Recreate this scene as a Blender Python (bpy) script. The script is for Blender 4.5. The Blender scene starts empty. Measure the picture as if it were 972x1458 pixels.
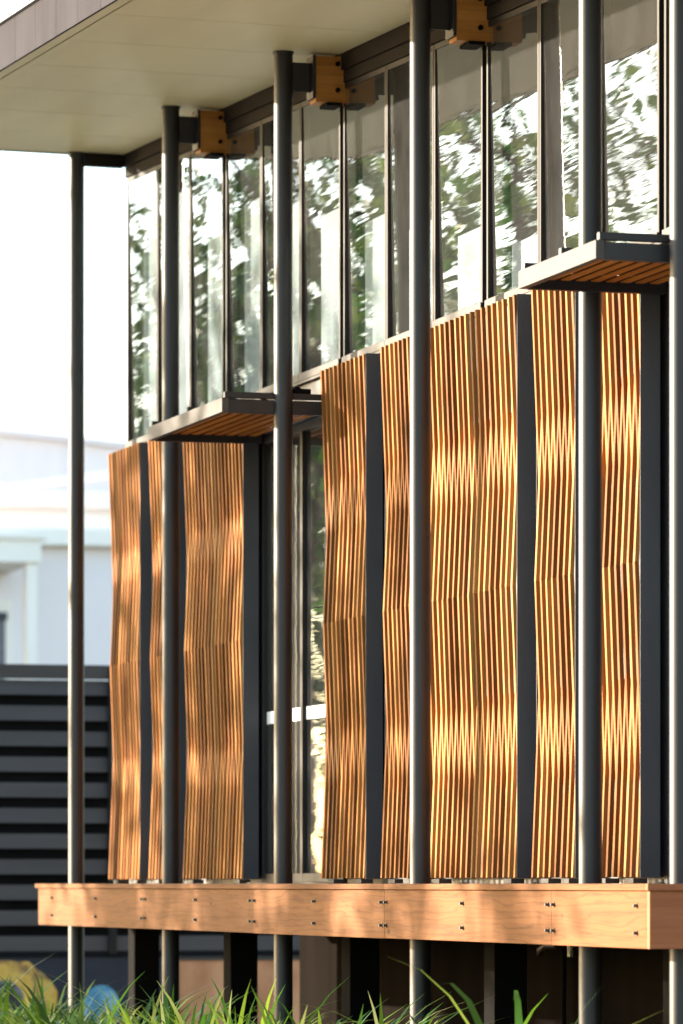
import bpy, bmesh, math, random
from mathutils import Vector, Matrix, Quaternion
rnd = random.Random(7)
S = bpy.context.scene
COL = S.collection
R = math.radians

# ------------------------------------------------------------------ materials
def newmat(name):
    m = bpy.data.materials.new(name); m.use_nodes = True
    nt = m.node_tree; nt.nodes.clear()
    out = nt.nodes.new('ShaderNodeOutputMaterial')
    b = nt.nodes.new('ShaderNodeBsdfPrincipled')
    nt.links.new(b.outputs[0], out.inputs[0])
    return m, nt, b, out

def N(nt, t, **kw):
    n = nt.nodes.new(t)
    for k, v in kw.items():
        setattr(n, k, v)
    return n

def ramp(nt, fac, stops):
    r = N(nt, 'ShaderNodeValToRGB')
    e = r.color_ramp.elements
    while len(e) < len(stops): e.new(0.5)
    for i, (p, c) in enumerate(stops):
        e[i].position = p; e[i].color = (*c, 1)
    nt.links.new(fac, r.inputs[0])
    return r.outputs[0]

def noise(nt, scale, stretch=(1, 1, 1), detail=4, rough=.55):
    tc = N(nt, 'ShaderNodeTexCoord'); mp = N(nt, 'ShaderNodeMapping')
    mp.inputs['Scale'].default_value = stretch
    nt.links.new(tc.outputs['Object'], mp.inputs[0])
    n = N(nt, 'ShaderNodeTexNoise')
    n.inputs['Scale'].default_value = scale
    n.inputs['Detail'].default_value = detail
    n.inputs['Roughness'].default_value = rough
    nt.links.new(mp.outputs[0], n.inputs['Vector'])
    return n.outputs['Fac']

def mix(nt, fac, a, b, mode='MIX'):
    m = N(nt, 'ShaderNodeMix', data_type='RGBA', blend_type=mode)
    if isinstance(fac, (int, float)): m.inputs[0].default_value = fac
    else: nt.links.new(fac, m.inputs[0])
    for i, v in ((6, a), (7, b)):
        if isinstance(v, tuple): m.inputs[i].default_value = (*v, 1)
        else: nt.links.new(v, m.inputs[i])
    return m.outputs[2]

def bump(nt, b, h, dist=.002, strength=.5):
    n = N(nt, 'ShaderNodeBump')
    n.inputs['Strength'].default_value = strength
    n.inputs['Distance'].default_value = dist
    nt.links.new(h, n.inputs['Height'])
    nt.links.new(n.outputs[0], b.inputs['Normal'])

def simple(name, c1, c2, scale=3, stretch=(1, 1, 1), rough=.6, spec=.5, metal=0, bd=0, detail=5):
    m, nt, b, o = newmat(name)
    f = noise(nt, scale, stretch, detail)
    nt.links.new(ramp(nt, f, [(.3, c1), (.7, c2)]), b.inputs['Base Color'])
    b.inputs['Roughness'].default_value = rough
    b.inputs['Specular IOR Level'].default_value = spec
    b.inputs['Metallic'].default_value = metal
    if bd: bump(nt, b, f, bd, .6)
    return m

def wood(name, cols, axis, rough=.55, grain=1.0, knots=False):
    """cols: dark, mid, light ; each board (mesh island) gets its own tone"""
    m, nt, b, o = newmat(name)
    st = {'x': (.6, 14, 14), 'y': (14, .6, 14), 'z': (14, 14, .6)}[axis]
    g = noise(nt, 3.2, st, 6, .65)
    st2 = tuple(.35 * v for v in st)
    g2 = noise(nt, 2.0, st2, 3)
    geo = N(nt, 'ShaderNodeNewGeometry')
    tone = ramp(nt, geo.outputs['Random Per Island'], [(0, cols[0]), (.5, cols[1]), (1, cols[2])])
    gr = ramp(nt, g, [(.25, (.5, .46, .42)), (.55, (1, 1, 1)), (.8, (.8, .76, .7))])
    c = mix(nt, .75 * grain, tone, gr, 'MULTIPLY')
    gr2 = ramp(nt, g2, [(.3, (.62, .58, .55)), (.6, (1, 1, 1))])
    c = mix(nt, .6 * grain, c, gr2, 'MULTIPLY')
    if knots:                                   # flame figure and a few knots, as on flat sawn boards
        tc = N(nt, 'ShaderNodeTexCoord'); mp = N(nt, 'ShaderNodeMapping'); mp.inputs['Scale'].default_value = (.55, 5, 5)
        nt.links.new(tc.outputs['Object'], mp.inputs[0])
        wv = N(nt, 'ShaderNodeTexWave', bands_direction='Z'); wv.inputs['Scale'].default_value = 1.6
        wv.inputs['Distortion'].default_value = 14; wv.inputs['Detail'].default_value = 3; wv.inputs['Detail Scale'].default_value = 1.3
        nt.links.new(mp.outputs[0], wv.inputs['Vector'])
        c = mix(nt, .5, c, ramp(nt, wv.outputs['Fac'], [(.0, (.55, .46, .40)), (.22, (1, 1, 1)), (1, (1, 1, 1))]), 'MULTIPLY')
        m2 = N(nt, 'ShaderNodeMapping'); m2.inputs['Scale'].default_value = (1.0, 1, 2.2)
        nt.links.new(tc.outputs['Object'], m2.inputs[0])
        vo = N(nt, 'ShaderNodeTexVoronoi'); vo.inputs['Scale'].default_value = 2.1
        nt.links.new(m2.outputs[0], vo.inputs['Vector'])
        c = mix(nt, .8, c, ramp(nt, vo.outputs['Distance'], [(.03, (.30, .2, .15)), (.075, (1, 1, 1))]), 'MULTIPLY')
    nt.links.new(c, b.inputs['Base Color'])
    b.inputs['Roughness'].default_value = rough
    b.inputs['Specular IOR Level'].default_value = .08
    bump(nt, b, g, .001, .5)
    return m

M = {}
M['steel'] = simple('charcoal_painted_steel', (.013, .0125, .0135), (.020, .0185, .0205), 6, (1, 1, .3), .46, .45)
M['steel_matt'] = simple('charcoal_tray_steel', (.055, .055, .061), (.070, .070, .077), 3, (1, 1, .4), .5, .4)
M['bronze'] = simple('grey_bronze_aluminium', (.062, .056, .052), (.085, .077, .07), 5, (.6, 1, 3), .6, .25)
M['frame'] = simple('dark_window_aluminium', (.015, .0135, .013), (.024, .022, .021), 6, (1, 1, .3), .5, .2)
M['head'] = simple('dark_brown_head_trim', (.014, .011, .010), (.022, .018, .016), 4, (.3, 1, 2), .75, .05)
M['batten'] = wood('oiled_hardwood_batten', [(.22, .077, .016), (.43, .172, .045), (.58, .27, .08)], 'z')
M['awnwood'] = wood('awning_hardwood_slat', [(.44, .14, .024), (.54, .185, .033), (.60, .22, .045)], 'x')
M['deck'] = wood('pink_brown_deck_timber', [(.165, .062, .0185), (.195, .077, .024), (.23, .094, .031)], 'x', .6, 1.0, True)
M['deckend'] = wood('red_brown_deck_end_timber', [(.36, .13, .06), (.40, .15, .07), (.44, .17, .08)], 'y', .5, .7)
M['glulam'] = wood('orange_glulam', [(.40, .17, .04), (.50, .23, .06), (.56, .27, .075)], 'y', .5, .6)
M['soffit'] = simple('tan_painted_soffit', (.58, .52, .29), (.65, .58, .33), 1.3, (.25, 2.2, 1), .45, .4)
M['zinc'] = simple('weathered_mauve_fascia', (.034, .031, .0355), (.048, .045, .050), 2.5, (1, 1, .3), .85, .05)
M['gutter'] = simple('galvanised_gutter_edge', (.12, .13, .13), (.20, .21, .21), 6, (.4, 1, 1), .5, .3, .2)
M['metal'] = simple('galvanised_bolt', (.05, .048, .046), (.09, .085, .08), 20, (1, 1, 1), .35, .5, .3)
M['black'] = simple('black_painted_stump', (.005, .005, .005), (.010, .009, .009), 3, (1, 1, .3), .8, .02)
M['base'] = simple('dark_brown_base_cladding', (.009, .0074, .0064), (.014, .0115, .010), 1.2, (2.5, 1, .25), .9, 0)
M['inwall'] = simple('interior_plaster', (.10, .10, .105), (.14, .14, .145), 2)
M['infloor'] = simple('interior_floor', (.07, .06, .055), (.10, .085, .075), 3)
M['white'] = simple('white_roller_blind', (.33, .38, .43), (.40, .455, .51), 3, (6, 1, .2), .8, .1)
M['decal'] = simple('white_safety_film', (.72, .74, .75), (.8, .81, .82), 6, (1, 1, 1), .6)
M['fence'] = simple('charcoal_louvre_metal', (.036, .0375, .040), (.054, .056, .060), 2, (1, .35, 3), .36, .5)
M['fenceback'] = simple('dark_fence_back', (.008, .009, .011), (.012, .013, .016), 2, (1, 1, 1), .9, .1)
M['bgwhite'] = simple('white_rendered_trim', (.93, .86, .78), (.96, .90, .83), 1, (1, 1, 1), .7, .2)
M['bglilac'] = simple('pale_lilac_render', (.84, .76, .76), (.89, .81, .81), .5, (1, 1, 1), .8, .2)
M['bggrey'] = simple('stained_grey_concrete', (.66, .61, .62), (.84, .79, .80), .55, (1, 1.5, .35), .85, .2)
M['bgpale'] = simple('pale_grey_cladding', (.86, .83, .82), (.90, .87, .86), .6, (1, 1, 1), .8, .2)
M['bgdark'] = simple('grey_window_blind', (.13, .125, .15), (.18, .17, .2), 2, (1, 1, 5), .5, .4)
M['bgframe'] = simple('dark_blind_box', (.03, .03, .045), (.05, .05, .07), 2)
M['copper'] = simple('rusted_copper_sheet', (.40, .15, .065), (.88, .48, .27), 1.6, (1, 1.2, .7), .5, .4)
M['navy'] = simple('dark_navy_painted_wall', (.030, .032, .045), (.05, .052, .068), 2, (1, 1, 1), .8, .2)
M['bark'] = simple('grey_brown_bark', (.06, .045, .035), (.14, .11, .09), 6, (1, 1, .25), .9, .1, 0, .02)
M['pvc'] = simple('pale_tag_plastic', (.55, .55, .52), (.62, .62, .58), 3)
M['brass'] = simple('tarnished_brass', (.03, .024, .016), (.06, .047, .03), 8, (1, 1, 1), .45, .5, .6)
M['green'] = simple('green_plastic', (.03, .22, .15), (.05, .3, .2), 8)

def m_paint(name, stops, scale):
    m, nt, b, o = newmat(name)
    f = noise(nt, scale, (1, 1, 1), 3, .5)
    nt.links.new(ramp(nt, f, stops), b.inputs['Base Color'])
    b.inputs['Roughness'].default_value = .75
    return m
M['mural_y'] = m_paint('yellow_and_black_mural_paint', [(.36, (.03, .03, .035)), (.41, (.62, .36, .05)), (.55, (.72, .46, .10)), (.63, (.25, .13, .06)), (.68, (.60, .38, .12))], 3.2)
M['mural_k'] = m_paint('black_grey_mural_paint', [(.35, (.02, .02, .022)), (.5, (.05, .05, .06)), (.62, (.25, .25, .29))], 3.0)
M['mural_b'] = m_paint('blue_mural_paint', [(.35, (.05, .2, .36)), (.5, (.12, .36, .55)), (.65, (.28, .52, .68))], 4.0)

def m_leaf(name, cs, trans=.3):
    m, nt, b, o = newmat(name)
    geo = N(nt, 'ShaderNodeNewGeometry')
    c = ramp(nt, geo.outputs['Random Per Island'], [(i / (len(cs) - 1), q) for i, q in enumerate(cs)])
    nt.links.new(c, b.inputs['Base Color'])
    b.inputs['Roughness'].default_value = .45
    b.inputs['Specular IOR Level'].default_value = .4
    t = N(nt, 'ShaderNodeBsdfTranslucent'); nt.links.new(c, t.inputs[0])
    mx = N(nt, 'ShaderNodeMixShader'); mx.inputs[0].default_value = trans
    nt.links.new(b.outputs[0], mx.inputs[1]); nt.links.new(t.outputs[0], mx.inputs[2])
    nt.links.new(mx.outputs[0], o.inputs[0])
    return m
M['leaf'] = m_leaf('mixed_green_leaf', [(.02, .06, .012), (.04, .12, .018), (.07, .17, .025), (.18, .24, .03)])
M['leafdark'] = m_leaf('dark_green_leaf', [(.02, .045, .014), (.04, .08, .02), (.07, .11, .025)])
M['blade'] = m_leaf('strappy_grass_blade', [(.03, .08, .012), (.065, .17, .018), (.13, .25, .022), (.23, .33, .035), (.40, .42, .18)], .35)

def m_glass(name, refl, z_scale):
    m, nt, b, o = newmat(name)
    nt.nodes.remove(b)
    tr = N(nt, 'ShaderNodeBsdfTransparent'); tr.inputs[0].default_value = (.92, .94, .935, 1)
    gl = N(nt, 'ShaderNodeBsdfGlossy'); gl.inputs['Roughness'].default_value = .004
    gl.inputs['Color'].default_value = (.93, .97, 1, 1)
    tc = N(nt, 'ShaderNodeTexCoord'); mp = N(nt, 'ShaderNodeMapping')
    mp.inputs['Scale'].default_value = (.9, .9, z_scale)
    nt.links.new(tc.outputs['Object'], mp.inputs[0])
    n = N(nt, 'ShaderNodeTexNoise'); n.inputs['Scale'].default_value = 1.0; n.inputs['Detail'].default_value = 2.5
    nt.links.new(mp.outputs[0], n.inputs['Vector'])
    bp = N(nt, 'ShaderNodeBump'); bp.inputs['Strength'].default_value = 1.0; bp.inputs['Distance'].default_value = .0012
    nt.links.new(n.outputs['Fac'], bp.inputs['Height'])
    nt.links.new(bp.outputs[0], gl.inputs['Normal'])
    fr = N(nt, 'ShaderNodeFresnel'); fr.inputs[0].default_value = 1.5
    ml = N(nt, 'ShaderNodeMath', operation='MULTIPLY'); ml.use_clamp = True
    ml.inputs[1].default_value = refl
    nt.links.new(fr.outputs[0], ml.inputs[0])
    geo = N(nt, 'ShaderNodeNewGeometry')      # only the outer skin of the pane mirrors
    sb = N(nt, 'ShaderNodeMath', operation='SUBTRACT'); sb.inputs[0].default_value = 1
    nt.links.new(geo.outputs['Backfacing'], sb.inputs[1])
    m2 = N(nt, 'ShaderNodeMath', operation='MULTIPLY')
    nt.links.new(ml.outputs[0], m2.inputs[0]); nt.links.new(sb.outputs[0], m2.inputs[1]); ml = m2
    mx = N(nt, 'ShaderNodeMixShader')
    nt.links.new(ml.outputs[0], mx.inputs[0]); nt.links.new(tr.outputs[0], mx.inputs[1]); nt.links.new(gl.outputs[0], mx.inputs[2])
    du = N(nt, 'ShaderNodeBsdfDiffuse'); du.inputs[0].default_value = (.8, .78, .76, 1)   # thin film of dust
    dn = noise(nt, 5, (1, 1, .5), 5)
    dr = N(nt, 'ShaderNodeMapRange'); dr.inputs[3].default_value = .004; dr.inputs[4].default_value = .030
    nt.links.new(dn, dr.inputs[0])
    m3 = N(nt, 'ShaderNodeMixShader')
    nt.links.new(dr.outputs[0], m3.inputs[0]); nt.links.new(mx.outputs[0], m3.inputs[1]); nt.links.new(du.outputs[0], m3.inputs[2])
    nt.links.new(m3.outputs[0], o.inputs[0])
    return m
M['glass'] = m_glass('wavy_window_glass', 1.75, 8.0)

# ------------------------------------------------------------------ mesh helpers
class MB:
    def __init__(self): self.bm = bmesh.new()
    def hexa(self, p):          # 8 points: bottom loop 0-3, top loop 4-7
        v = [self.bm.verts.new(q) for q in p]
        for f in ((3, 2, 1, 0), (4, 5, 6, 7), (0, 1, 5, 4), (1, 2, 6, 5), (2, 3, 7, 6), (3, 0, 4, 7)):
            self.bm.faces.new([v[i] for i in f])
        return self
    def box(self, x0, x1, y0, y1, z0, z1):
        return self.hexa([(x0, y0, z0), (x1, y0, z0), (x1, y1, z0), (x0, y1, z0), (x0, y0, z1), (x1, y0, z1), (x1, y1, z1), (x0, y1, z1)])
    def sbox(self, x0, x1, y0, y1, zb, zt):   # zb, zt functions of x,y
        q = [(x0, y0), (x1, y0), (x1, y1), (x0, y1)]
        return self.hexa([(x, y, zb(x, y)) for x, y in q] + [(x, y, zt(x, y)) for x, y in q])
    def tube(self, pts, rads, n=16, cap=True):
        pts = [Vector(p) for p in pts]
        rings = []
        for i, p in enumerate(pts):
            d = (pts[min(i + 1, len(pts) - 1)] - pts[max(i - 1, 0)]).normalized()
            q = d.to_track_quat('Z', 'Y')
            r = rads[i] if hasattr(rads, '__len__') else rads
            rings.append([self.bm.verts.new(p + q @ Vector((r * math.cos(6.28318 * k / n), r * math.sin(6.28318 * k / n), 0))) for k in range(n)])
        for a, b in zip(rings, rings[1:]):
            for k in range(n):
                f = self.bm.faces.new((a[k], a[(k + 1) % n], b[(k + 1) % n], b[k])); f.smooth = True
        if cap:
            self.bm.faces.new([self.bm.verts.new(v.co) for v in rings[0][::-1]])   # own verts: keeps the side normals level
            self.bm.faces.new([self.bm.verts.new(v.co) for v in rings[-1]])
        return self
    def poly_y(self, pts, y0, y1):            # XZ outline extruded in y
        a = [self.bm.verts.new((x, y0, z)) for x, z in pts]
        b = [self.bm.verts.new((x, y1, z)) for x, z in pts]
        n = len(pts)
        self.bm.faces.new(a[::-1]); self.bm.faces.new(b)
        for i in range(n):
            self.bm.faces.new((a[i], a[(i + 1) % n], b[(i + 1) % n], b[i]))
        return self
    def poly_x(self, pts, x0, x1):            # YZ outline extruded in x
        a = [self.bm.verts.new((x0, y, z)) for y, z in pts]
        b = [self.bm.verts.new((x1, y, z)) for y, z in pts]
        n = len(pts)
        self.bm.faces.new(a[::-1]); self.bm.faces.new(b)
        for i in range(n):
            self.bm.faces.new((a[i], a[(i + 1) % n], b[(i + 1) % n], b[i]))
        return self
    def build(self, name, mat, parent=None, bevel=0.0, origin=None):
        bmesh.ops.recalc_face_normals(self.bm, faces=self.bm.faces)
        me = bpy.data.meshes.new(name)
        self.bm.to_mesh(me); self.bm.free()
        me.materials.append(mat)
        o = bpy.data.objects.new(name, me); COL.objects.link(o)
        if parent is not None:
            o.parent = parent
            w = Vector((0, 0, 0)); q = parent
            while q is not None:
                w += q.location; q = q.parent
            o.location = -w if parent.type == 'EMPTY' or parent.location.length > 0 else (0, 0, 0)
        if bevel:
            bv = o.modifiers.new('bevel', 'BEVEL'); bv.width = bevel; bv.segments = 2; bv.limit_method = 'ANGLE'; bv.angle_limit = R(40)
        return o

def thing(name, label, cat, group=None, loc=(0, 0, 0)):
    o = bpy.data.objects.new(name, None); COL.objects.link(o)
    o.location = loc; o.empty_display_size = .2
    return tag(o, label, cat, group)
def tag(o, label, cat, group=None):
    o['label'] = label; o['category'] = cat
    if group: o['group'] = group
    return o
def struct(o, kind='structure'):
    o['kind'] = kind; return o

# ------------------------------------------------------------------ lines of the building
soff = lambda x, y=0: 7.05 - .045 * x - .012 * y       # underside of the roof
WTOP = lambda x: 6.865 - .0465 * x                     # head of the clerestory glass
XEND = 16.0
DECK = 1.40

# ------------------------------------------------------------------ ground
g = MB(); g.box(-400, 400, -400, 400, -.5, 0)
struct(g.build('ground', simple('dry_soil_and_turf', (.10, .085, .05), (.17, .15, .09), 1.5)))
p = MB(); p.box(-60, 60, -7.5, -2.4, .002, .03)
struct(p.build('bounce_path', simple('pale_bounce_path', (.40, .37, .33), (.48, .45, .40), 2), None, .01))  # unseen pale path, added to bounce light up to the soffit
p = MB(); p.box(-120, 120, -14, -7.7, .002, .006)
struct(p.build('road', simple('worn_asphalt', (.045, .045, .045), (.07, .068, .065), 8)))

# ------------------------------------------------------------------ the building
B = thing('building', 'timber screened pavilion raised on stumps with a sloping roof and tall strip windows', 'building')

# roof: soffit of panels, fascia, gutter edge
m = MB(); x = -.10
X0, Y0, Y1 = -.10, -1.50, 7.5
m.sbox(X0, XEND, Y0 + .10, Y1, lambda x, y: soff(x, y) + .04, lambda x, y: soff(x, y) + .25)
roof = m.build('roof', M['zinc'], B)
m = MB(); x = X0 + .004; wds = [1.2] * 14
while x < XEND - .01:
    x2 = min(x + 1.2, XEND)
    ys = [Y0 + .092, .365]
    m.sbox(x, x2 - .009, ys[0], ys[1], lambda x, y: soff(x, y), lambda x, y: soff(x, y) + .010)
    x = x2
m.build('soffit', M['soffit'], roof)
m = MB()
m.sbox(X0, XEND, Y0 - .0, Y0 + .075, lambda x, y: soff(x, y) - .002, lambda x, y: soff(x, y) + .012)
m.build('soffit_lip', M['soffit'], roof)
m = MB(); x = X0 - .012
while x < XEND:
    x2 = min(x + .62, XEND)
    m.sbox(x, x2 - .004, Y0 - .022, Y0 - .003, lambda x, y: soff(x, y) - .008, lambda x, y: soff(x, y) + .29)
    x = x2
m.build('fascia', M['zinc'], roof, .002)
m = MB(); m.sbox(X0 - .014, X0 - .002, Y0 - .02, Y1, lambda x, y: soff(x, y) - .008, lambda x, y: soff(x, y) + .29)
m.build('end_fascia', M['zinc'], roof)
m = MB(); m.sbox(X0 - .03, XEND, Y0 - .05, Y0 + .1, lambda x, y: soff(x, y) + .293, lambda x, y: soff(x, y) + .335)
for k in range(12):
    xx = X0 + .3 + 1.3 * k
    m.sbox(xx, xx + .05, Y0 - .057, Y0 - .051, lambda x, y: soff(x, y) + .305, lambda x, y: soff(x, y) + .33)
m.build('gutter', M['gutter'], roof)

# walls
WY = .393       # outer face of window frames
m = MB()
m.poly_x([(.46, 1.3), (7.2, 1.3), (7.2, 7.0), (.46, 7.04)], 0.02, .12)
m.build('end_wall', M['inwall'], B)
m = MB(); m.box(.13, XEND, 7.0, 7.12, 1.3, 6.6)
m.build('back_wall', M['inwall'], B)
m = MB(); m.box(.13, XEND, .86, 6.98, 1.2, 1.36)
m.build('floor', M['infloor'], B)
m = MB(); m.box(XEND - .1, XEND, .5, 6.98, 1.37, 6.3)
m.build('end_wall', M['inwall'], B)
m = MB(); m.box(.02, XEND, 1.785, 1.845, -.2, 1.19)
m.build('base_wall', M['base'], B)
# head trim under the soffit (two steps)
m = MB(); m.sbox(0, XEND, .37, .50, lambda x, y: WTOP(x) + .085, lambda x, y: soff(x, y) - .002)
m.build('head_beam', M['head'], B, .003)
m = MB(); m.sbox(0, XEND, .385, .49, lambda x, y: WTOP(x) + .004, lambda x, y: WTOP(x) + .082)
m.build('head_trim', simple('brown_grey_head_trim', (.018, .0155, .014), (.026, .022, .02), 4, (.3, 1, 2), .75, .05), B, .003)
# end beam from first post back to the wall
m = MB(); m.sbox(-.05, .05, .065, .365, lambda x, y: soff(x, y) - .10, lambda x, y: soff(x, y) - .004)
m.build('end_beam', M['head'], B, .003)
# flashing + spandrel between clerestory and ground floor
m = MB(); m.box(-.01, XEND, .375, .45, 4.74, 4.758)
m.build('sill_flashing', M['bronze'], B, .002)
m = MB(); m.box(0, XEND, .41, .47, 4.50, 4.738)
m.build('spandrel', M['steel_matt'], B)
# ground floor cladding behind the screens, door bays left open
m = MB(); m.box(0, 3.97, .42, .47, 1.37, 4.497); m.box(6.03, XEND, .42, .47, 1.37, 4.497)
m.build('lower_wall', M['steel_matt'], B)

# clerestory windows: three panes to each 3 m bay
def window(x0, x1):
    h = .5 * (WTOP(x0) + WTOP(x1))
    m = MB()
    jw = .028; y0, y1 = WY, .455
    zb = 4.762
    m.poly_y([(x0, zb), (x0 + jw, zb), (x0 + jw, WTOP(x0 + jw)), (x0, WTOP(x0))], y0, y1)
    m.poly_y([(x1 - jw, zb), (x1, zb), (x1, WTOP(x1)), (x1 - jw, WTOP(x1 - jw))], y0, y1)
    m.poly_y([(x0 + jw + .0005, zb), (x1 - jw - .0005, zb), (x1 - jw - .0005, zb + .058), (x0 + jw + .0005, zb + .058)], y0 + .001, y1)
    a, b = x0 + jw + .0005, x1 - jw - .0005
    m.poly_y([(a, WTOP(a) - .035), (b, WTOP(b) - .035), (b, WTOP(b)), (a, WTOP(a))], y0 + .001, y1)
    w = m.build('clerestory_window', M['frame'], B, .002)
    gm = MB(); gm.poly_y([(a + .001, zb + .06), (b - .001, zb + .06), (b - .001, WTOP(b) - .037), (a + .001, WTOP(a) - .037)], .412, .416)
    pn = gm.build('pane', M['glass'], w)
    # a hair's tilt so each pane mirrors its own bit of street
    t = rnd.uniform(-.0016, .0016); t2 = .013 + rnd.uniform(-.0012, .0012)
    c = Vector(((a + b) / 2, .414, 5.6))
    pn.matrix_local = Matrix.Translation(c) @ Matrix.Rotation(t, 4, 'Z') @ Matrix.Rotation(t2, 4, 'X') @ Matrix.Translation(-c)
    # bottom rail catches light: bronze finish
    sm = MB(); sm.box(x0 - .0, x1, y0 - .012, y0 - .001, zb, zb + .05)
    sm.build('sill', M['bronze'], w, .002)
    top = 6.37 - .18 * ((x0 + x1) / 2 - 2.5)
    if top > 4.95:
        bm_ = MB(); bm_.box(x0 + .27, x1 - .05, .462, .466, 4.77, top)
        bm_.build('blind', M['white'], w)
    return w
for k in range(16):
    x0, x1 = float(k), float(k + 1)
    if k % 3 == 0: x0 += .035
    if k % 3 == 2: x1 -= .035
    window(x0 + .004, x1 - .004)
# structural mullions on the bay lines
for k in range(6):
    xx = 3.0 * k
    m = MB(); m.sbox(xx - .033, xx + .033, .43, .50, lambda x, y: 4.762, lambda x, y: WTOP(x))
    m.build('mullion', M['steel'], B)

# ground floor door between the screens (X 4-6)
door = MB()
zt = 4.49
for xa, xb in ((3.975, 4.03), (4.97, 5.03), (5.97, 6.025)):
    door.box(xa, xb, .40, .46, 1.41, zt)
for xa, xb in ((4.031, 4.969), (5.031, 5.969)):
    door.box(xa, xb, .401, .459, 1.41, 1.47); door.box(xa, xb, .401, .459, zt - .06, zt)
D = door.build('glass_door', M['frame'], B, .003)
for xa, xb in ((4.033, 4.967), (5.033, 5.967)):
    m = MB(); m.box(xa, xb, .431, .435, 1.472, zt - .062); m.build('pane', M['glass'], D)
    m = MB(); m.box(xa, xb, .427, .4285, 2.50, 2.585); m.build('safety_strip', M['decal'], D)
m = MB(); m.box(3.97, 6.03, .30, .46, 1.401, 1.409)
m.build('threshold', M['bronze'], B)

# glulam beams that run out over the windows to the posts
for k in range(6):
    xx = 3.0 * k
    if k == 0: continue
    m = MB()
    nl = 5; zt_ = soff(xx) - .025; hh = .30
    for i in range(nl):
        za = zt_ - hh + hh / nl * i
        m.box(xx - .07 + rnd.uniform(-.0008, .0008), xx + .07 + rnd.uniform(-.0008, .0008), .200, .425, za, za + hh / nl - .0012)
    gb = m.build('glulam_beam', M['glulam'], B)
    for dz in (.05, .22):
        m = MB(); m.tube([(xx + .066, .345, zt_ - dz), (xx + .084, .345, zt_ - dz)], .015, 12)
        m.build('bolt', M['black'], gb)
    m = MB(); m.box(xx - .09, xx + .09, .27, .37, zt_ - hh - .022, zt_ - hh - .002)
    m.build('bearing_plate', M['black'], gb)

# stumps under the floor
for xx in (.15, 3.05, 6.07, 9.07, 12.1):
    m = MB(); m.box(xx - .1, xx + .1, .40, .60, 0, 1.30)
    m.build('stump', M['black'], B, .004)

# ------------------------------------------------------------------ posts
post_labels = [
    'far slim round steel post standing clear at the end of the roof, against white sky',
    'dark round steel post in front of the far screens, at the far awning left end',
    'dark round steel post in front of the glass door beside the first awning',
    'dark round steel post crossing the middle of the long screens, bright down its left edge',
    'thick round steel post with a broad sunlit edge, behind the near awning',
    'nearest round steel post, cut by the right edge of the picture'
]
def post(X, i):
    T = thing('steel_post', post_labels[i], 'post', 'round steel posts along the deck edge', (X, 0, 0))
    zt = soff(X) - .001
    m = MB(); m.tube([(X, 0, 0), (X, 0, zt)], .0611, 40)
    m.build('shaft', M['steel'], T)
    m = MB(); m.tube([(X, 0, zt - .014), (X, 0, zt - .002)], .069, 32)
    m.build('cap_plate', M['steel'], T)
    if X > 1 and abs(X - round(X / 3) * 3) < .1:
        m = MB(); m.box(X - .006, X + .006, .055, .178, zt - .255, zt - .065)
        m.box(X - .078, X + .078, .178, .197, zt - .30, zt - .022)
        m.build('bracket', M['steel'], T, .002)
    m = MB(); m.box(X - .09, X + .09, -.09, .09, 0, .012)
    m.build('base_plate', M['steel'], T)
for i, X in enumerate((0, 3, 6, 9, 12, 13.36)): post(X, i)

# ------------------------------------------------------------------ timber screens
YF = .25                      # front plane at the outward folds
ZS = [4.725, 3.825, 3.085, 2.225, 1.435]
IN = [0, .036, .004, .036, .004]      # how far each fold sits back
def screen(x0, x1, label, shift=0.0):
    T = thing('timber_screen', label, 'screen', 'folded timber batten screens', (x0, YF, ZS[-1]))
    pitch, w, dp = .098, .026, .024
    n = max(3, int(round((x1 - x0 - .03) / pitch)))
    pitch = (x1 - x0 - .010 - w) / n
    segs = [(0, 1, 0.0, 0, .26), (1, 2, .5, .26, 0), (2, 3, .5, 0, .26), (3, 4, 0.0, .26, 0)]
    meshes = [MB(), MB()]
    for si, (a, b, off, ea, eb) in enumerate(segs):
        za, zb = ZS[a], ZS[b]; ya, yb = YF + IN[a], YF + IN[b]
        sl = (yb - ya) / (zb - za)
        z_hi = za + ea; z_lo = zb - eb
        if si == 1: z_lo += .0004
        if si == 2: z_hi -= .0004
        y_hi = ya + sl * (z_hi - za); y_lo = ya + sl * (z_lo - za)
        for k in range(n + 1 if off == 0 else n):
            xa = x0 + .006 + pitch * (k + off) + rnd.uniform(-.002, .002)
            ww = w + rnd.uniform(-.0025, .0025)
            if xa + ww > x1 - .004: xa = x1 - .004 - ww
            dy = rnd.uniform(-.0012, .0012)
            tw = rnd.uniform(-.0015, .0015)
            meshes[0 if si < 2 else 1].hexa([
                (xa + tw, y_lo + dy, z_lo), (xa + ww + tw, y_lo + dy, z_lo), (xa + ww + tw, y_lo + dp, z_lo), (xa + tw, y_lo + dp, z_lo),
                (xa, y_hi + dy, z_hi), (xa + ww, y_hi + dy, z_hi), (xa + ww, y_hi + dp, z_hi), (xa, y_hi + dp, z_hi)])
    meshes[0].build('batten_panel', M['batten'], T)
    meshes[1].build('batten_panel', M['batten'], T)
    m = MB()
    yb_ = YF + .125
    m.box(x1 + .001, x1 + .006, YF + .014, yb_, ZS[-1] - .004, ZS[0] + .004)
    m.box(x0 - .006, x0 - .001, YF + .036, yb_, ZS[-1] - .004, ZS[0] + .004)
    m.box(x0, x1, yb_ - .006, yb_ - .001, ZS[-1] + .002, ZS[0] - .002)
    m.build('steel_tray', M['steel_matt'], T, .001)
    for xx in (x0 + .12, x1 - .25):
        m = MB(); m.box(xx, xx + .13, YF + .02, YF + .10, DECK + .001, ZS[-1] - .006)
        m.build('guide_block', M['bronze'], T, .002)
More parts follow.
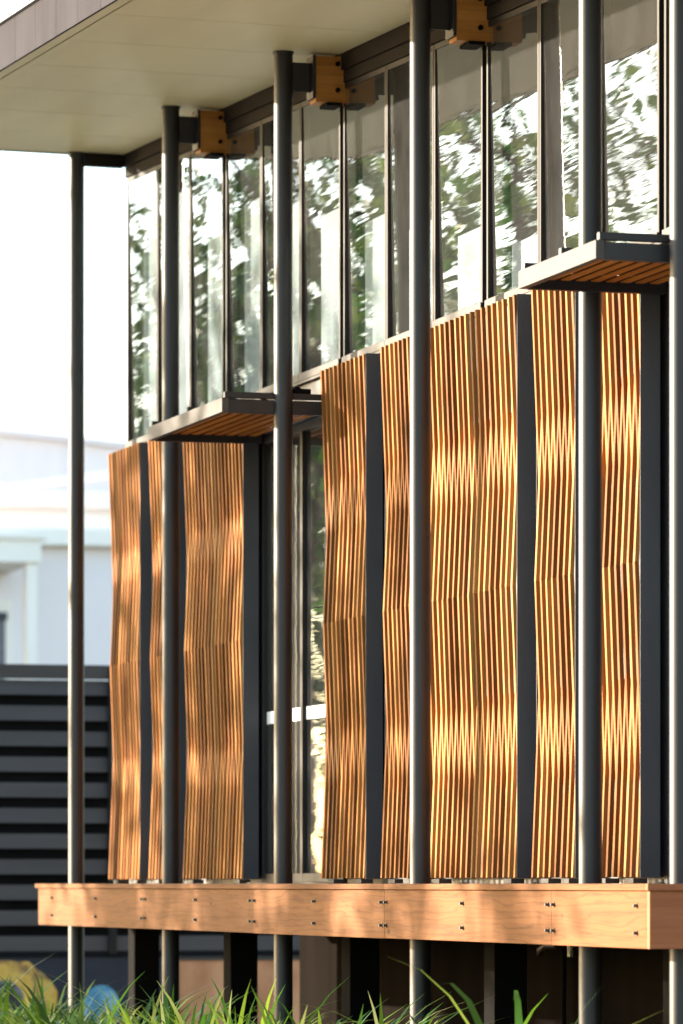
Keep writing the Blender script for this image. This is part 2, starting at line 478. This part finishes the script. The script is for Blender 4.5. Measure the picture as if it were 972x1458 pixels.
SCREENS = [
    (.00, .985, 'narrow folded batten screen at the far left end of the facade, dappled with sun'),
    (1.30, 2.10, 'narrow strip of folded battens just left of the second post from the left, dappled'),
    (2.335, 4.00, 'wide dappled batten screen under the far awning, left of the glass door'),
    (5.99, 6.985, 'narrow batten screen immediately right of the glass door'),
    (7.34, 8.02, 'narrow strip of battens just left of the middle post that crosses the long screens'),
    (8.255, 9.99, 'widest batten screen, in the middle right, with a bright zigzag band'),
    (10.275, 10.99, 'orange lit batten screen left of the post under the near awning'),
    (11.22, 12.025, 'brightest orange batten screen, nearest, right of the post under the near awning'),
]
for s in SCREENS: screen(*s)

# ------------------------------------------------------------------ awnings
def awning(x0, x1, z0, label):
    T = thing('slatted_awning', label, 'awning', 'slatted awnings over the doors', (x0, .38, z0))
    yo, yw = -.41, .385
    m = MB(); m.box(x0, x1, yo, yo + .045, z0, z0 + .092)
    m.build('outer_beam', M['bronze'], T, .002)
    for xa in (x0 + .002, x1 - .047):
        m = MB(); m.box(xa, xa + .045, yo + .046, yw, z0 - .004, z0 + .082)
        m.build('side_member', M['steel'], T, .002)
    for xa in (x0 + .002, (x0 + x1) / 2 - .02, x1 - .042):
        m = MB(); m.box(xa, xa + .04, yo + .02, yw, z0 + .094, z0 + .132)
        m.build('top_rail', M['steel'], T, .002)
    m = MB(); n = 9; p = (yw - yo - .06) / n
    for i in range(n):
        ya = yo + .052 + p * i; d = p * .58; t = .007
        za, zb = z0 + .052, z0 + .052
        m.hexa([(x0 + .05, ya, za - t), (x1 - .05, ya, za - t), (x1 - .05, ya + d, zb - t), (x0 + .05, ya + d, zb - t),
                (x0 + .05, ya, za), (x1 - .05, ya, za), (x1 - .05, ya + d, zb), (x0 + .05, ya + d, zb)])
    c_ = MB(); c_.box(x0 + .05, x1 - .05, yo + .05, yw - .01, z0 + .084, z0 + .090)
    c_.build('cover_sheet', M['black'], T)  # black colour carries the shade of the cavity above the slats
    m.build('slats', M['awnwood'], T)
    m = MB(); zz = z0 + .15
    m.box(x1 - .05, x1 - .035, .05, .15, z0 + .133, zz + .012)
    m.tube([(x1 - .03, .02, zz), (x1 - .03, .19, zz)], .018, 10)
    m.tube([(x1 - .055, .10, zz), (x1 - .005, .10, zz)], .026, 12)
    m.build('stay_bracket', M['black'], T)
awning(4.0, 6.0, 4.44, 'far slatted awning over the glass door, crossed by the third post from the left')
awning(12.045, 13.25, 4.475, 'near slatted awning with glowing orange slats and a dark blue-grey side')

# ------------------------------------------------------------------ deck
T = thing('timber_deck', 'long timber deck edge with bolted face boards running below the screens', 'deck', None, (0, -.3, 1.08))
joints = [0.0, 3.43, 6.36, 9.27, 12.25, 13.68]
for a, b in zip(joints, joints[1:]):
    m = MB(); m.box(a + .0015, b - .0015, -.30, -.26, 1.085 + rnd.uniform(-.001, .001), 1.364)
    m.build('face_board', M['deck'], T, .002)
m = MB()
for a, b in ((-.05, 4.9), (4.903, 9.3), (9.303, 13.70)):
    m.box(a, b, -.316, -.19, 1.366, 1.40)
m.build('edge_capping', M['deck'], T, .003)
m = MB(); m.box(13.681, 13.72, -.30, .78, 1.085, 1.364)
m.build('end_board', M['deckend'], T, .002)
m = MB(); m.box(13.702, 13.735, -.316, .78, 1.366, 1.40)
m.build('end_capping', M['deckend'], T, .003)
m = MB(); m.box(-.0, .035, -.258, .4, 1.085, 1.364)
m.build('end_board', M['deckend'], T)
m = MB(); y = -.186
while y < .40:
    m.box(-.04, 13.695, y, min(y + .085, .395), 1.372, 1.398); y += .09
m.build('deck_boards', M['deck'], T)
for bx in (.5, 1.96, 3.385, 3.475, 4.9, 6.315, 6.405, 7.8, 9.225, 9.315, 10.76, 12.205, 12.295, 13.54):
    for bz in (1.293, 1.160):
        m = MB(); m.tube([(bx, -.301, bz), (bx, -.305, bz)], .013, 12)
        m.tube([(bx, -.305, bz), (bx, -.320, bz)], .009, 6)
        m.build('bolt', M['metal'], T)
m = MB()
for xx in [.6 + .6 * k for k in range(22)]:
    m.box(xx, xx + .045, -.258, .79, 1.20, 1.370)
m.build('joists', M['black'], T)

# garden tap under the deck
T = thing('garden_tap', 'small brass garden tap on a riser pipe against the dark wall below the deck', 'tap', None, (6.45, 1.72, 0))
def tap(X, y):
    m = MB(); m.tube([(X + .12, y, 0), (X + .12, y, .96), (X + .08, y, 1.0), (X - .02, y, 1.0)], .02, 10); m.build('pipe', M['black'], T)
    m = MB(); m.tube([(X - .02, y, 1.0), (X - .14, y - .03, 1.0), (X - .22, y - .05, .97), (X - .22, y - .05, .93)], .022, 12); m.build('spout', M['brass'], T)
    m = MB(); m.tube([(X - .05, y, 1.02), (X - .05, y, 1.08), (X - .05, y - .05, 1.085), (X - .05, y + .05, 1.085)], .010, 8); m.build('handle', M['brass'], T)
    m = MB(); m.box(X + .24, X + .30, y - .02, y, .93, 1.05); m.build('tag', M['pvc'], T, .003)
tap(6.45, 1.72)

# ------------------------------------------------------------------ louvred fence and low wall beyond the building
T = thing('louvre_fence', 'tall charcoal fence of horizontal louvres behind the far end of the deck', 'fence', None, (-6, 1, 0))
m = MB(); z = .79
while z < 3.2:
    m.hexa([(-6.03, -1.0, z), (-6.0, -1.0, z), (-6.0, 6, z), (-6.03, 6, z), (-6.075, -1.0, z + .135), (-6.03, -1.0, z + .135), (-6.03, 6, z + .135), (-6.075, 6, z + .135)])
    z += .232
m.build('louvres', M['fence'], T)
m = MB(); m.box(-6.17, -6.15, -1.0, 6, .76, 3.24); m.build('gap_shade_sheet', M['fenceback'], T)  # near-black sheet puts the shade of the recesses into colour
m = MB(); m.box(-6.21, -5.975, -1.0, 6, .737, .787); m.build('bottom_rail', M['fenceback'], T)
m = MB(); m.box(-6.14, -5.985, -1.0, 6, 3.26, 3.385); m.build('top_rail', M['fence'], T, .004)
for yy in (-.96, 1.70, 5.0):
    m = MB(); m.box(-5.996, -5.94, yy - .035, yy + .035, .76, 3.36); m.build('post', M['frame'], T, .004)
T = thing('low_painted_wall', 'low navy wall with yellow, black and blue painted shapes under the louvred fence', 'wall', None, (-6, 1, 0))
m = MB(); m.box(-6.2, -5.99, -1.0, 2.32, 0, .735); m.build('wall', M['navy'], T)
def blob(pts, mat, d):
    q = [(y, z) for y, z in pts]
    m = MB(); m.poly_x(q, -5.989, -5.989 + d); m.build('painted_shape', mat, T)
def ell(cy, cz, ry, rz, j=.0, n=26, a0=0, a1=360):
    return [(cy + ry * (1 + rnd.uniform(-j, j)) * math.cos(R(a0 + (a1 - a0) * k / n)), cz + rz * (1 + rnd.uniform(-j, j)) * math.sin(R(a0 + (a1 - a0) * k / n))) for k in range(n)]
blob(ell(.78, .33, .40, .38, .09), M['mural_y'], .004)
blob(ell(.70, .27, .19, .25, .12), M['mural_k'], .008)
blob(ell(1.60, .28, .17, .20, .0), M['mural_b'], .005)
T = thing('copper_panel', 'rust orange metal sheet standing in the gap below the deck', 'panel', None, (-6, 2.8, 0))
m = MB(); m.box(-6.15, -6.0, 2.33, 3.75, 0, .735); m.build('sheet', M['copper'], T)
m = MB(); m.box(-6.0, -5.985, 2.33, 3.75, .70, .735); m.build('edge_strip', M['fence'], T)

# ------------------------------------------------------------------ buildings behind
T = thing('lilac_house', 'pale lilac house with a white porch corner and a dark blind, behind the fence', 'house', None, (-32, 8, 0))
m = MB(); m.box(-42, -32, 2, 16, 0, 6.42); m.build('wall', M['bglilac'], T)
m = MB(); m.box(-42.2, -31.75, 1.8, 16.2, 6.42, 6.68); m.build('roof', M['bgwhite'], T, .02)
P_ = MB(); P_.box(-31.99, -29.95, 1.0, 6.32, 6.02, 6.36); P_.build('porch_beam', M['bgwhite'], T, .02)
m = MB(); m.box(-31.99, -29.9, .9, 6.42, 6.36, 6.44); m.build('porch_roof', M['bgwhite'], T)
m = MB(); m.box(-30.2, -30.0, 6.11, 6.27, 0, 6.02); m.build('porch_post', M['bgwhite'], T, .01)
m = MB(); m.box(-31.99, -31.9, 4.8, 6.30, 4.0, 5.60); w = m.build('window', M['bgwhite'], T)
m = MB(); m.box(-31.9, -31.88, 4.9, 6.2, 4.1, 5.30); m.build('blind', M['bgdark'], w)
m = MB(); m.box(-31.9, -31.82, 4.85, 6.22, 5.30, 5.42); m.build('blind_box', M['bgframe'], w, .01)
T = thing('white_shed', 'long white shed with a bright gutter line behind the lilac house', 'shed', None, (-46, 10, 0))
m = MB(); m.box(-56, -46, 2, 24, 0, 8.15); m.build('wall', M['bgpale'], T)
m = MB(); m.box(-56.2, -45.7, 1.8, 24.2, 8.15, 8.45); m.build('gutter', M['bgwhite'], T, .03)
m = MB(); m.poly_x([(9.1, 8.46), (12.5, 8.96), (12.5, 9.08), (9.1, 8.54)], -46.2, -45.8); m.build('barge_board', M['bgwhite'], T)
T = thing('grey_warehouse', 'big stained grey warehouse wall under the white sky', 'warehouse', None, (-62, 12, 0))
m = MB(); m.poly_x([(2, 0), (32, 0), (32, 9.5), (2, 11.9)], -80, -62); m.build('wall', M['bggrey'], T)
m = MB(); m.poly_x([(1.9, 11.91), (32.1, 9.51), (32.1, 9.65), (1.9, 12.05)], -80.2, -61.8); m.build('parapet_capping', M['bggrey'], T)

# ------------------------------------------------------------------ strappy grass
def blades(mb, cx, cy, n, hgt, spread, lean=1.0):
    for _ in range(n):
        a = rnd.uniform(0, 6.283); r = spread * math.sqrt(rnd.random()) * .5
        bx, by = cx + r * math.cos(a), cy + r * math.sin(a)
        h = hgt * rnd.uniform(.5, 1.12); out = rnd.uniform(.15, .85) * h * lean
        da = a + rnd.uniform(-.7, .7); w = rnd.uniform(.010, .027)
        px, py = -math.sin(da), math.cos(da)
        prev = None; ns = 6
        droop = rnd.uniform(.25, 1.1)
        for i in range(ns + 1):
            t = i / ns
            d = out * (t ** 1.7)
            z = h * (t - droop * t ** 3 * .6)
            ww = w * (1 - t ** 2.2) + .0006
            x, y = bx + math.cos(da) * d, by + math.sin(da) * d
            q = (mb.bm.verts.new((x + px * ww, y + py * ww, z)), mb.bm.verts.new((x - px * ww, y - py * ww, z)))
            if prev:
                f = mb.bm.faces.new((prev[0], prev[1], q[1], q[0])); f.smooth = True
            prev = q
mb = MB()
X = 2.6
while X < 12.2:
    for yy in (-.72, -1.15, -1.6):
        hh = .90 if X < 9.0 else .90 + .02 * (X - 9)
        hh *= (1.04 if yy < -1 else .96)
        blades(mb, X + rnd.uniform(-.15, .15), yy + rnd.uniform(-.12, .12), 36, hh * rnd.uniform(.76, 1.08), .36)
    X += .36
go = mb.build('strappy_grass', M['blade']); struct(go, 'stuff'); go['label'] = 'band of green strappy grass along the foot of the deck'; go['category'] = 'grass'
mb = MB(); blades(mb, 13.75, -1.0, 24, 1.42, .30, .8)
tag(mb.build('grass_tuft', M['blade']), 'lone tuft of long grass blades right of the grass band, against the dark base', 'grass')

# ------------------------------------------------------------------ trees across the street (mirrored in the glass, dappling the sun)
def tree(name, label, x, y, h, crown_c, crown_r, nleaf, leaf, mat, nl=9, seed=1, trunk=.22):
    rr = random.Random(seed)
    T = thing(name, label, 'tree', 'street trees in front of the building', (x, y, 0))
    m = MB(); tips = []
    top = Vector((x + rr.uniform(-.4, .4), y + rr.uniform(-.4, .4), h * .9))
    base = Vector((x, y, 0)); pts = [base.lerp(top, t) + Vector((rr.uniform(-.15, .15), rr.uniform(-.15, .15), 0)) * (t > 0) for t in (0, .25, .5, .75, 1)]
    m.tube(pts, [trunk, trunk * .8, trunk * .6, trunk * .35, trunk * .1], 10)
    for k in range(nl):
        t = rr.uniform(.3, .85); s = base.lerp(top, t)
        a = 6.283 * k / nl + rr.uniform(-.3, .3)
        e = Vector((crown_c[0] + crown_r[0] * .8 * math.cos(a) * rr.uniform(.5, 1), crown_c[1] + crown_r[1] * .8 * math.sin(a) * rr.uniform(.5, 1), crown_c[2] + crown_r[2] * rr.uniform(-.7, .8)))
        md = s.lerp(e, .5) + Vector((0, 0, .3))
        m.tube([s, md, e], [trunk * .35, trunk * .2, .02], 7)
        tips += [md, e]
        for _ in range(3):
            e2 = md.lerp(e, rr.random()) + Vector((rr.uniform(-1, 1) * crown_r[0], rr.uniform(-1, 1) * crown_r[1], rr.uniform(-1, 1) * crown_r[2])) * .4
            m.tube([md.lerp(e, .4), e2], [.035, .01], 5); tips.append(e2)
    m.build('trunk', M['bark'], T)
    m = MB()
    for _ in range(nleaf):
        c = rr.choice(tips)
        v = Vector((rr.gauss(0, 1), rr.gauss(0, 1), rr.gauss(0, 1)))
        p = c + Vector((v.x * crown_r[0], v.y * crown_r[1], v.z * crown_r[2])) * .17
        q = Quaternion((rr.gauss(0, 1), rr.gauss(0, 1), rr.gauss(0, 1), rr.gauss(0, 1))).normalized()
        s = leaf * rr.uniform(.6, 1.3)
        vs = [m.bm.verts.new(p + q @ Vector(w)) for w in ((-s, 0, 0), (0, -s * .45, 0), (s, 0, s * .2), (0, s * .45, 0))]
        m.bm.faces.new(vs)
    m.build('crown', M[mat], T)
# dapple trees: the sun reaches the facade through these
tree('shade_tree', 'open crowned street tree whose leaves dapple the far screens with shade', -10.2, -15.5, 11, (-10.2, -15.5, 7.6), (3.9, 2.0, 3.6), 1250, .21, 'leaf', 10, 3)
tree('shade_tree', 'thin young street tree whose few leaves shade the middle post', -7.6, -16.5, 9.5, (-7.6, -16.5, 7.0), (2.5, 1.5, 3.2), 480, .18, 'leaf', 8, 5, .12)
# unseen saplings added to streak the deck face with soft shade
for i, (sx, sy, lv) in enumerate(((-9.3, -14.1, 260), (-8.1, -13.6, 420), (-6.9, -14.4, 460), (-5.9, -13.8, 420), (-4.7, -14.3, 420), (-3.7, -13.7, 260), (-2.6, -14.2, 150), (-1.7, -13.6, 230), (-.45, -14.1, 120), (.35, -13.7, 210))):
    tree('shade_sapling', 'slim tree on the street verge with a small tuft of leaves on a thin stem', sx, sy, 5.3, (sx, sy, 5.25), (.75, .45, .45), lv, .10, 'leaf', 5, 50 + i, .08 + .02 * (i % 3))
# mirrored trees
tree('leafy_tree', 'dense leafy tree mirrored in the far clerestory windows', -20, -6.6, 12.5, (-20, -6.4, 8.2), (2.6, 2.6, 4.4), 2600, .17, 'leaf', 12, 11)
tree('leafy_tree', 'loose branched tree mirrored in the near clerestory windows', -27, -12.0, 15.0, (-27, -12.3, 9.6), (3.5, 4.2, 4.4), 950, .26, 'leaf', 12, 21)
tree('leafy_tree', 'broad dark tree mirrored low in the glass behind the others', -44, -16.0, 11, (-44, -16, 7.5), (4, 7.0, 4.2), 9000, .22, 'leafdark', 14, 31)

# ------------------------------------------------------------------ light
SD = Vector((-.65, -.76, 0)).normalized(); EL = R(12)
sun_dir = Vector((SD.x * math.cos(EL), SD.y * math.cos(EL), math.sin(EL)))
L = bpy.data.lights.new('sun', 'SUN'); L.energy = 4.5; L.angle = R(.5); L.color = (1, .86, .68)
lo = bpy.data.objects.new('sun', L); COL.objects.link(lo)
lo.rotation_euler = (-sun_dir).to_track_quat('-Z', 'Y').to_euler(); lo.location = (-20, -20, 12)
w = bpy.data.worlds.new('World'); S.world = w; w.use_nodes = True
nt = w.node_tree
bg = nt.nodes['Background']
sky = nt.nodes.new('ShaderNodeTexSky'); sky.sky_type = 'NISHITA'; sky.sun_disc = False
sky.sun_elevation = EL; sky.sun_rotation = math.atan2(SD.x, SD.y)
sky.air_density = 1.0; sky.dust_density = 1.0; sky.ozone_density = 1.0
nt.links.new(sky.outputs[0], bg.inputs[0]); bg.inputs[1].default_value = .15

# ------------------------------------------------------------------ camera
F_PX = 6500.0
cam = bpy.data.cameras.new('camera'); co = bpy.data.objects.new('camera', cam); COL.objects.link(co)
cam.sensor_fit = 'HORIZONTAL'; cam.sensor_width = 36; cam.lens = F_PX / 972 * 36
cam.shift_y = (1258 - 729) / 972
cam.clip_start = .5; cam.clip_end = 1500
A = math.atan(1886 / F_PX)
co.location = (34.468, -7.868, 1.40)
fwd = Vector((-math.cos(A), math.sin(A), 0))
co.rotation_euler = fwd.to_track_quat('-Z', 'Y').to_euler()
cam.dof.use_dof = True; cam.dof.focus_distance = 26.0; cam.dof.aperture_fstop = 4.0
S.camera = co
S.view_settings.view_transform = 'Standard'; S.view_settings.look = 'None'
S.view_settings.exposure = 2.2; S.view_settings.gamma = 1; S.view_settings.use_curve_mapping = False
S.cycles.max_bounces = 10; S.cycles.transparent_max_bounces = 12; S.cycles.diffuse_bounces = 5
S.cycles.use_denoising = True
S.cycles.caustics_reflective = False; S.cycles.caustics_refractive = False
